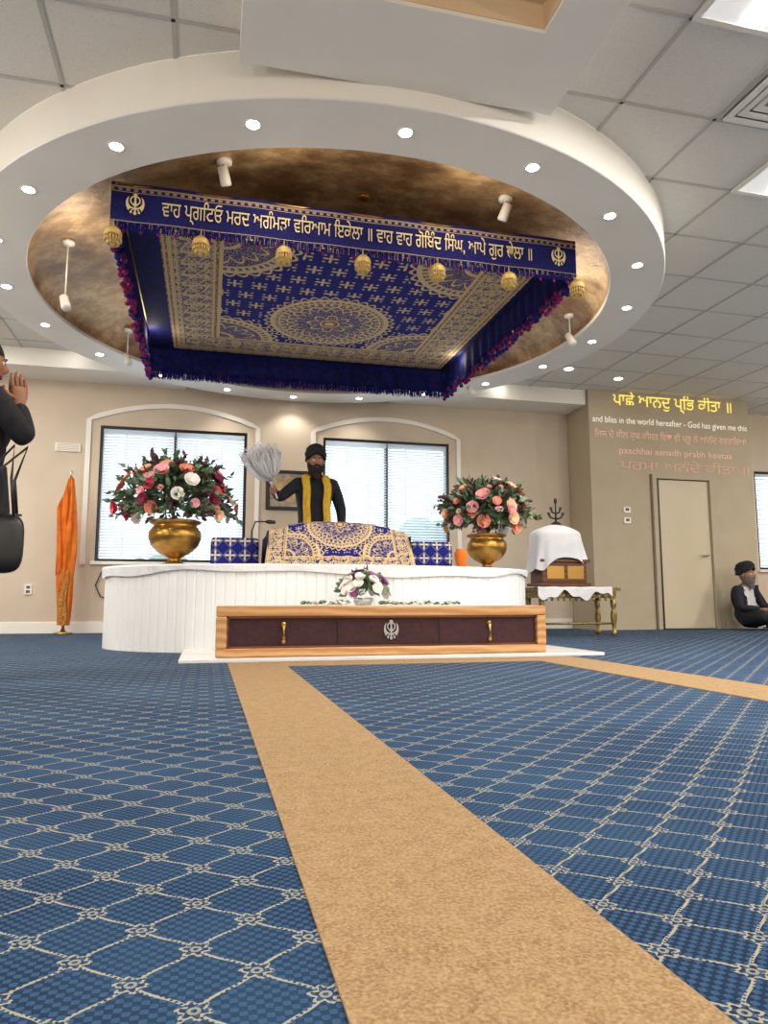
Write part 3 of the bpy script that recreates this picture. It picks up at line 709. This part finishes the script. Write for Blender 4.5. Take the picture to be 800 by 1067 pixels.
# ---------------------------------------------------------------- people
def loc_mat(pos,fwd):
    f_=Vector((fwd[0],fwd[1],0)).normalized(); r=Vector((f_.y,-f_.x,0))
    Mx=Matrix.Identity(4)
    for i in range(3): Mx[i][0]=r[i]; Mx[i][1]=f_[i]; Mx[i][2]=(0,0,1)[i]; Mx[i][3]=pos[i]
    return Mx
def skin_body(name,J,EG,Mx,mats,parent,matfn,flat=.72,torso=('pelvis','spine','chest','neckb'),cyc=0.0):
    names=list(J); me=bpy.data.meshes.new(name+'_sk')
    me.from_pydata([Vector(J[n][0]) for n in names],[(names.index(a),names.index(b)) for a,b in EG],[]); 
    o=bpy.data.objects.new(name+'_sk',me); COL.objects.link(o)
    sk=o.modifiers.new('s','SKIN'); sk.use_smooth_shade=True
    for i,n in enumerate(names):
        v=me.skin_vertices[0].data[i]; r=J[n][1]; v.radius=(r,r) if not isinstance(r,tuple) else r; v.use_root=(n=='pelvis')
    ss=o.modifiers.new('ss','SUBSURF'); ss.levels=2; ss.render_levels=2
    dg=bpy.context.evaluated_depsgraph_get(); dg.update()
    m2=bpy.data.meshes.new_from_object(o.evaluated_get(dg)); bpy.data.objects.remove(o)
    segs=[(a,b,Vector(J[a][0]),Vector(J[b][0])) for a,b in EG]
    def near(p):
        best=None
        for a,b,A,B in segs:
            d=B-A; t=max(0,min(1,(p-A).dot(d)/d.length_squared)); q=(p-(A+d*t)).length
            if best is None or q<best[0]: best=(q,a,b,t)
        return best
    for v in m2.vertices:
        b=near(v.co)
        if b[1] in torso and b[2] in torso:
            y0=J[b[1]][0][1]*(1-b[3])+J[b[2]][0][1]*b[3]; v.co.y=y0+(v.co.y-y0)*flat
    m2.materials.clear()
    for m in mats: m2.materials.append(m.m)
    for p in m2.polygons:
        b=near(p.center); p.material_index=matfn(b[1],b[2],b[3],p.center); p.use_smooth=True
    m2.transform(Mx); ob=bpy.data.objects.new(name,m2); COL.objects.link(ob); ob.parent=parent
    return ob
def head(parent,Mx,c,turban,beard=None,tilt=0,yaw=0,hair=None):
    Hm=Mx@Matrix.Translation(c)@Matrix.Rotation(yaw,4,'Z')@Matrix.Rotation(tilt,4,'X')
    bm=bmesh.new()
    def hf(d):
        x=.074*d.x; y=.094*d.y; z=.116*d.z
        if d.z<0: k=(-d.z); x*=1-.34*k**1.6; y*=1-.12*k
        if d.y>0:
            y+=.024*exp(-(x/.011)**2-((z+.018)/.022)**2)+.010*exp(-(x/.009)**2-((z-.006)/.02)**2)
            for s in (-1,1): y-=.010*exp(-((x-s*.031)/.015)**2-((z-.012)/.012)**2); y+=.004*exp(-((x-s*.031)/.018)**2-((z-.032)/.008)**2)
            y+=.006*exp(-(x/.02)**2-((z+.055)/.012)**2)+.008*exp(-(x/.02)**2-((z+.10)/.018)**2)
        return Vector((x,y,z))
    sph(bm,(0,0,0),1,0,48,40,None,hf)
    for s in (-1,1):
        sph(bm,(s*.030,.073,.012),.0125,1,12,8); sph(bm,(s*.030,.0835,.012),.0055,2,10,6)
        tube(bm,[(s*.013,.092,.030),(s*.03,.092,.036),(s*.048,.078,.030)],[.003,.0045,.002],6,3)
        tube(bm,[(s*.074,.0,.028),(s*.084,-.008,.018),(s*.083,-.006,-.006),(s*.073,.004,-.026)],[.007,.011,.010,.006],8,0)
    tube(bm,[(-.022,.082,-.052),(0,.091,-.050),(.022,.082,-.052)],[.002,.005,.002],8,4); tube(bm,[(-.018,.082,-.059),(0,.090,-.060),(.018,.082,-.059)],[.002,.0055,.002],8,4)
    bm.transform(Hm); obj('head',bm,[skinM,eyeW,eyeD,beard or beardB,lipM],parent,True)
    if beard:
        bm=bmesh.new()
        def bf(u,v):
            a=(u-.5)*radians(215); front=cos(a/1.3)
            zt_=.0-.064*max(0,front)**3; zb=-.115-.075*max(0,front)**1.5
            z=zt_+(zb-zt_)*v; k=max(0,min(1,-z/.116)); w=sqrt(max(0.02,1-k*k*.9)) 
            rx=.080*(.45+.55*w)+.006; ry=.096*(.55+.45*w)+.010*sin(pi*v)
            if v>.92: rx*=.75; ry*=.8
            n_=1+.02*sin(a*23+v*11)
            return Hm@Vector((rx*sin(a)*n_,ry*cos(a)*n_,z))
        surf(bm,bf,40,16)
        tube(bm,[Hm@Vector(p) for p in ((-.045,.076,-.058),(-.02,.094,-.042),(0,.099,-.038),(.02,.094,-.042),(.045,.076,-.058))],[.004,.009,.008,.009,.004],8)
        obj('beard',bm,beard,parent,True)
    bm=bmesh.new()
    if hair is None:
        def tf(u,v):
            a=u*2*pi; front=sin(a)
            zb=.052-.02*abs(cos(a))-.03*(front<0)*(-front)+.028*max(0,front)**2
            ph=v*pi/2
            R=cos(ph)**.62; z=zb+(.185-zb*.9)*sin(ph)**.9
            wrap=.035*sin((v*7+abs(cos(a))*1.6*(1 if front>0 else .5))*2*pi*.5)
            rx=.104*(1+.10*sin(ph*2)); ry=.122*(1+.10*sin(ph*2))
            return Hm@Vector((R*rx*(1+wrap)*cos(a),R*ry*(1+wrap)*sin(a)-.008,z))
        surf(bm,tf,64,40)
        surf(bm,lambda u,v:Hm@Vector(((.07+.036*v)*cos(u*2*pi),(.08+.04*v)*sin(u*2*pi)-.008,(.052-.02*abs(cos(u*2*pi))-.03*(sin(u*2*pi)<0)*(-sin(u*2*pi))+.028*max(0,sin(u*2*pi))**2))),64,2)
        obj('turban',bm,turban,parent,True)
    else:
        def hf2(u,v):
            a=u*2*pi; z=.135-.27*v; front=sin(a)
            k=sqrt(max(.02,1-((z+.0)/.14)**2)) if z>0 else 1
            if front>.2 and z<.045: kk=.86
            else: kk=1
            return Hm@Vector((.090*k*cos(a)*kk,(.104*k*sin(a))*kk-.012,z))
        surf(bm,hf2,48,24); sph(bm,Hm@Vector((0,-.12,.02)),.04); obj('hair',bm,hair,parent,True)
def hand(parent,wrist,dirv,palmn,curl=.5,side=1,spread=.12,s=1.0,name='hand',mt=None,thumb_in=.4):
    W=Vector(wrist); d=Vector(dirv).normalized(); n=Vector(palmn); n=(n-d*n.dot(d)).normalized(); t=d.cross(n)*side
    bm=bmesh.new()
    tube(bm,[W-d*.03*s,W,W+d*.03*s,W+d*.065*s,W+d*.088*s],[.024*s,.025*s,.036*s,.041*s,.036*s],12,0,.42,up=n)
    Ls=[(.030,.042,.026,.020),(.010,.047,.029,.021),(-.010,.043,.027,.020),(-.029,.034,.021,.018)]
    for k,(off,a,b,c) in enumerate(Ls):
        p=W+d*.078*s+t*off*s; ang=spread*(off/.03); dd=(d*cos(ang)+t*sin(ang)); pts=[p]; an=curl*.5
        for L in (a,b,c):
            v=dd*cos(an)+n*sin(an); p=p+v*L*s; pts.append(p); an+=curl*.9
        tube(bm,pts,[.0098*s,.0092*s,.0082*s,.006*s],8)
    p=W+d*.022*s+t*.026*s; v1=(d*.6+t*.75+n*.2).normalized(); v2=(d*.85+t*.4+n*thumb_in).normalized(); v3=(d*.9+t*.05+n*thumb_in*1.2).normalized()
    tube(bm,[p-t*.01*s,p+v1*.04*s,p+v1*.04*s+v2*.032*s,p+v1*.04*s+v2*.032*s+v3*.022*s],[.014*s,.0125*s,.0105*s,.007*s],8)
    obj(name,bm,mt or skinM,parent,True)

EDG=[('pelvis','spine'),('spine','chest'),('chest','neckb'),('neckb','neck'),('chest','shR'),('shR','elR'),('elR','wrR'),('chest','shL'),('shL','elL'),('elL','wrL'),('pelvis','hipR'),('hipR','knR'),('knR','anR'),('anR','toR'),('pelvis','hipL'),('hipL','knL'),('knL','anL'),('anL','toL')]
def mfn(a,b,t,p):
    if b=='neck' and t>.3: return 1
    if b in ('toR','toL'): return 2
    return 0

A=empty('standing_attendant'); MA=loc_mat((1.03,7.12,.10),(0,-1))
J={'pelvis':((0,0,.95),.15),'spine':((0,0,1.12),.145),'chest':((0,.0,1.33),.165),'neckb':((0,0,1.47),.075),'neck':((0,.01,1.56),.056),
 'shR':((.19,0,1.43),.075),'elR':((.36,.10,1.27),.056),'wrR':((.44,.30,1.30),.036),
 'shL':((-.19,0,1.43),.075),'elL':((-.27,.0,1.16),.056),'wrL':((-.24,.16,.98),.036),
 'hipR':((.095,0,.88),.105),'knR':((.10,.02,.50),.075),'anR':((.10,-.01,.09),.05),'toR':((.11,.13,.045),.042),
 'hipL':((-.095,0,.88),.105),'knL':((-.10,.02,.50),.075),'anL':((-.10,-.01,.09),.05),'toL':((-.11,.13,.045),.042)}
skin_body('body',J,EDG,MA,[navy_c,skinM,dark],A,mfn)
head(A,MA,(0,.02,1.65),black_c,beardB,0,.05)
wr=MA@Vector((.44,.30,1.30)); wl=MA@Vector((-.24,.16,.98)); R3=MA.to_3x3()
hd=R3@Vector((.35,.9,.05)); hand(A,wr,hd,R3@Vector((-.9,.35,-.1)),1.25,-1,.05,name='hand_right')
hand(A,wl,R3@Vector((.2,.6,-.7)),R3@Vector((.6,-.2,-.4)),.5,1,name='hand_left')
bm=bmesh.new()
for s in (-1,1):
    def sc(u,v,s=s):
        w=(u-.5)*.075
        pts=[(s*.05,-.075,1.50),(s*.085,-.03,1.535),(s*.10,.06,1.49),(s*.105,.128,1.40),(s*.10,.140,1.25),(s*.10,.132,1.10),(s*.10,.130,.92)]
        k=v*(len(pts)-1); i=min(int(k),len(pts)-2); f=k-i; p=Vector(pts[i]).lerp(Vector(pts[i+1]),f)
        return MA@(p+Vector((w+.004*sin(v*20),.006*sin(u*9+v*5),-.02*abs(u-.5)*(v<.3))))
    surf(bm,sc,8,40)
surf(bm,lambda u,v:MA@Vector(((u-.5)*.11,-.075-.012*v,1.51-.05*v)),6,4)
o=obj('yellow_scarf',bm,yellow_c,A,True); md=o.modifiers.new('s','SOLIDIFY'); md.thickness=.008; md.offset=1
# chaur: handle held in the fist, plume of fine flowing strands that spread and curl over
palm=wr+hd.normalized()*.09+ (R3@Vector((-.9,.35,-.1))).normalized()*.03
ax=Vector((-.40,-.12,1)).normalized(); bm=bmesh.new()
tube(bm,[palm-ax*.09,palm-ax*.07,palm+ax*.06,palm+ax*.08],[.012,.009,.011,.02],10,1)
random.seed(12); p0=palm+ax*.08; s_,t_,_=basis(ax)
for i in range(240):
    a=random.random()*2*pi; q=random.random()**.6; r=q*.15; L=random.uniform(.30,.44)*(1-.1*q); d=s_*cos(a)+t_*sin(a)
    curl_=Vector((random.uniform(-.03,.03),random.uniform(-.02,.02),0))
    tube(bm,[p0+d*.008,p0+ax*L*.25+d*r*.75,p0+ax*L*.55+d*r*1.12+curl_*.3,p0+ax*L*.85+d*r*1.2+curl_,p0+ax*L*(1.0-.12*q)+d*r*(1.25)+curl_*1.5+Vector((0,0,-.03*q))],[.003,.006,.0075,.006,.001],5,0)
obj('chaur_whisk',bm,[plumeM,silver],A)

B=empty('seated_man'); MB=loc_mat((6.84,8.08,0),(.3,-.95))
J={'pelvis':((0,0,.13),.15),'spine':((0,-.02,.26),.14),'chest':((0,-.01,.43),.155),'neckb':((0,0,.555),.07),'neck':((0,.02,.62),.055),
 'shR':((.18,0,.51),.072),'elR':((.27,.10,.28),.055),'wrR':((.16,.30,.27),.036),
 'shL':((-.18,0,.51),.072),'elL':((-.27,.10,.28),.055),'wrL':((-.16,.30,.25),.036),
 'hipR':((.11,.06,.12),.10),'knR':((.30,.40,.20),.078),'anR':((-.02,.50,.075),.05),'toR':((-.15,.52,.05),.04),
 'hipL':((-.11,.06,.12),.10),'knL':((-.30,.38,.20),.078),'anL':((.04,.36,.07),.05),'toL':((.17,.38,.05),.04)}
def mfB(a,b,t,p):
    if b=='neck' and t>.3: return 1
    if b in ('toR','toL'): return 2
    if b in ('chest','neckb','spine','shR','shL') and p.y>.02 and abs(p.x-.02)<.11: return 3
    return 0
greyS=two('grey_shirt',srgb(190,190,194),srgb(212,212,216),20,.8)
skin_body('body',J,EDG,MB,[navy_c,skinM,dark,greyS],B,mfB)
head(B,MB,(0,.035,.70),black_c,beardG,.12,.15)
R3b=MB.to_3x3()
hand(B,MB@Vector((.16,.30,.27)),R3b@Vector((-.5,.8,-.1)),R3b@Vector((-.1,-.2,-1)),.6,-1,name='hand_right')
hand(B,MB@Vector((-.16,.30,.25)),R3b@Vector((.5,.8,-.1)),R3b@Vector((.1,-.2,-1)),.6,1,name='hand_left')

C=empty('praying_woman'); MC=loc_mat((-1.11,3.84,0),(.85,.53))
J={'pelvis':((0,0,.90),.145),'spine':((0,0,1.06),.13),'chest':((0,.0,1.25),.15),'neckb':((0,0,1.385),.065),'neck':((0,.01,1.46),.052),
 'shR':((.165,0,1.345),.07),'elR':((.22,.15,1.13),.058),'wrR':((.045,.165,1.35),.036),
 'shL':((-.165,0,1.345),.07),'elL':((-.22,.15,1.13),.058),'wrL':((-.045,.165,1.35),.036),
 'hipR':((.09,0,.84),.105),'knR':((.09,.02,.47),.075),'anR':((.09,-.01,.09),.05),'toR':((.10,.12,.045),.04),
 'hipL':((-.09,0,.84),.105),'knL':((-.09,.02,.47),.075),'anL':((-.09,-.01,.09),.05),'toL':((-.10,.12,.045),.04)}
skin_body('body',J,EDG,MC,[black_c,skinM,dark],C,mfn)
head(C,MC,(0,.0,1.545),black_c,None,-.1,0,hair=beardB)
R3c=MC.to_3x3()
hand(C,MC@Vector((.030,.170,1.36)),R3c@Vector((-.12,-.05,1)),R3c@Vector((-1,0,0)),.18,1,.05,name='hand_right')
hand(C,MC@Vector((-.030,.170,1.36)),R3c@Vector((.12,-.05,1)),R3c@Vector((1,0,0)),.18,-1,.05,name='hand_left')
bm=bmesh.new()
surf(bm,lambda u,v:MC@Vector(((.16+.05*v+.01*sin(u*38))*cos(u*2*pi),(.12+.05*v+.008*sin(u*38))*sin(u*2*pi),1.02-.42*v)),48,10); o=obj('coat_skirt',bm,black_c,C,True)
md=o.modifiers.new('s','SOLIDIFY'); md.thickness=.01
bm=bmesh.new(); hb=MC@Vector((.24,.03,.57))
def bagv(d):
    q=lambda c,e:(abs(c)**e)*(1 if c>0 else -1)
    return Vector((q(d.x,.5)*.12,q(d.y,.5)*.05,q(d.z,.5)*.14))
sph(bm,hb+Vector((0,0,.06)),1,0,28,18,Matrix.Rotation(.3,3,'Z'),bagv)
for k in (-.03,.03):
    tube(bm,[hb+Vector((-.08,k,.18)),hb+Vector((-.06,k,.36)),MC@Vector((.235,.12+k,1.10)),hb+Vector((.06,k,.36)),hb+Vector((.08,k,.18))],.007,8)
tube(bm,[hb+Vector((-.1,-.0,.195)),hb+Vector((.1,.03,.195))],.006,6)
obj('handbag',bm,M('black_leather',srgb(16,16,18),.35),C)

# unseen floor uplights, added around the hall to brighten the ceiling
for (x,y) in ((-3.6,.6),(-3.6,4.6),(6.4,.6),(8.6,3.6),(1.4,-3.2),(-3.6,-3.2),(6.4,-3.2)):
    e=empty('added_uplight'); bm=bmesh.new()
    lathe(bm,[(.001,0),(.14,0),(.14,.02),(.02,.035),(.014,.1),(.014,1.62),(.03,1.66),(.12,1.72),(.17,1.78),(.16,1.78),(.02,1.68)],(x,y,0),24); obj('stand',bm,brass,e,True)
    l=bpy.data.lights.new('up','POINT'); l.energy=90; l.shadow_soft_size=.12; l.color=(1,.93,.84)
    lo=bpy.data.objects.new('ceiling_fill',l); COL.objects.link(lo); lo.location=(x,y,1.95); lo.parent=e

# ---------------------------------------------------------------- world and lights
w=bpy.data.worlds.new('World'); bpy.context.scene.world=w; w.use_nodes=True
w.node_tree.nodes['Background'].inputs[0].default_value=(.86,.93,1,1); w.node_tree.nodes['Background'].inputs[1].default_value=3.0
for (x,y) in ((CX-1.6,CY+.9),(CX+1.6,CY+.9),(CX-.6,CY-1.95),(CX+.6,CY-1.95),(CX-1.9,CY-.6),(CX+2.0,CY-.6)):  # bare point lights added inside the dome to brighten its gold leaf
    l=bpy.data.lights.new('dome_fill','POINT'); l.energy=5; l.shadow_soft_size=.1; l.color=(1,.88,.70)
    lo=bpy.data.objects.new('dome_fill_light',l); COL.objects.link(lo); lo.location=(x,y,2.93)
sc_=bpy.context.scene
sc_.view_settings.view_transform='Standard'; sc_.view_settings.exposure=.08
cd=bpy.data.cameras.new('camera'); cd.sensor_width=36; cd.lens=750/1067*36; cd.clip_start=.02
co=bpy.data.objects.new('camera',cd); COL.objects.link(co); co.location=(0,0,.36); co.rotation_euler=(pi/2+.1240,0,-.2401)
sc_.camera=co
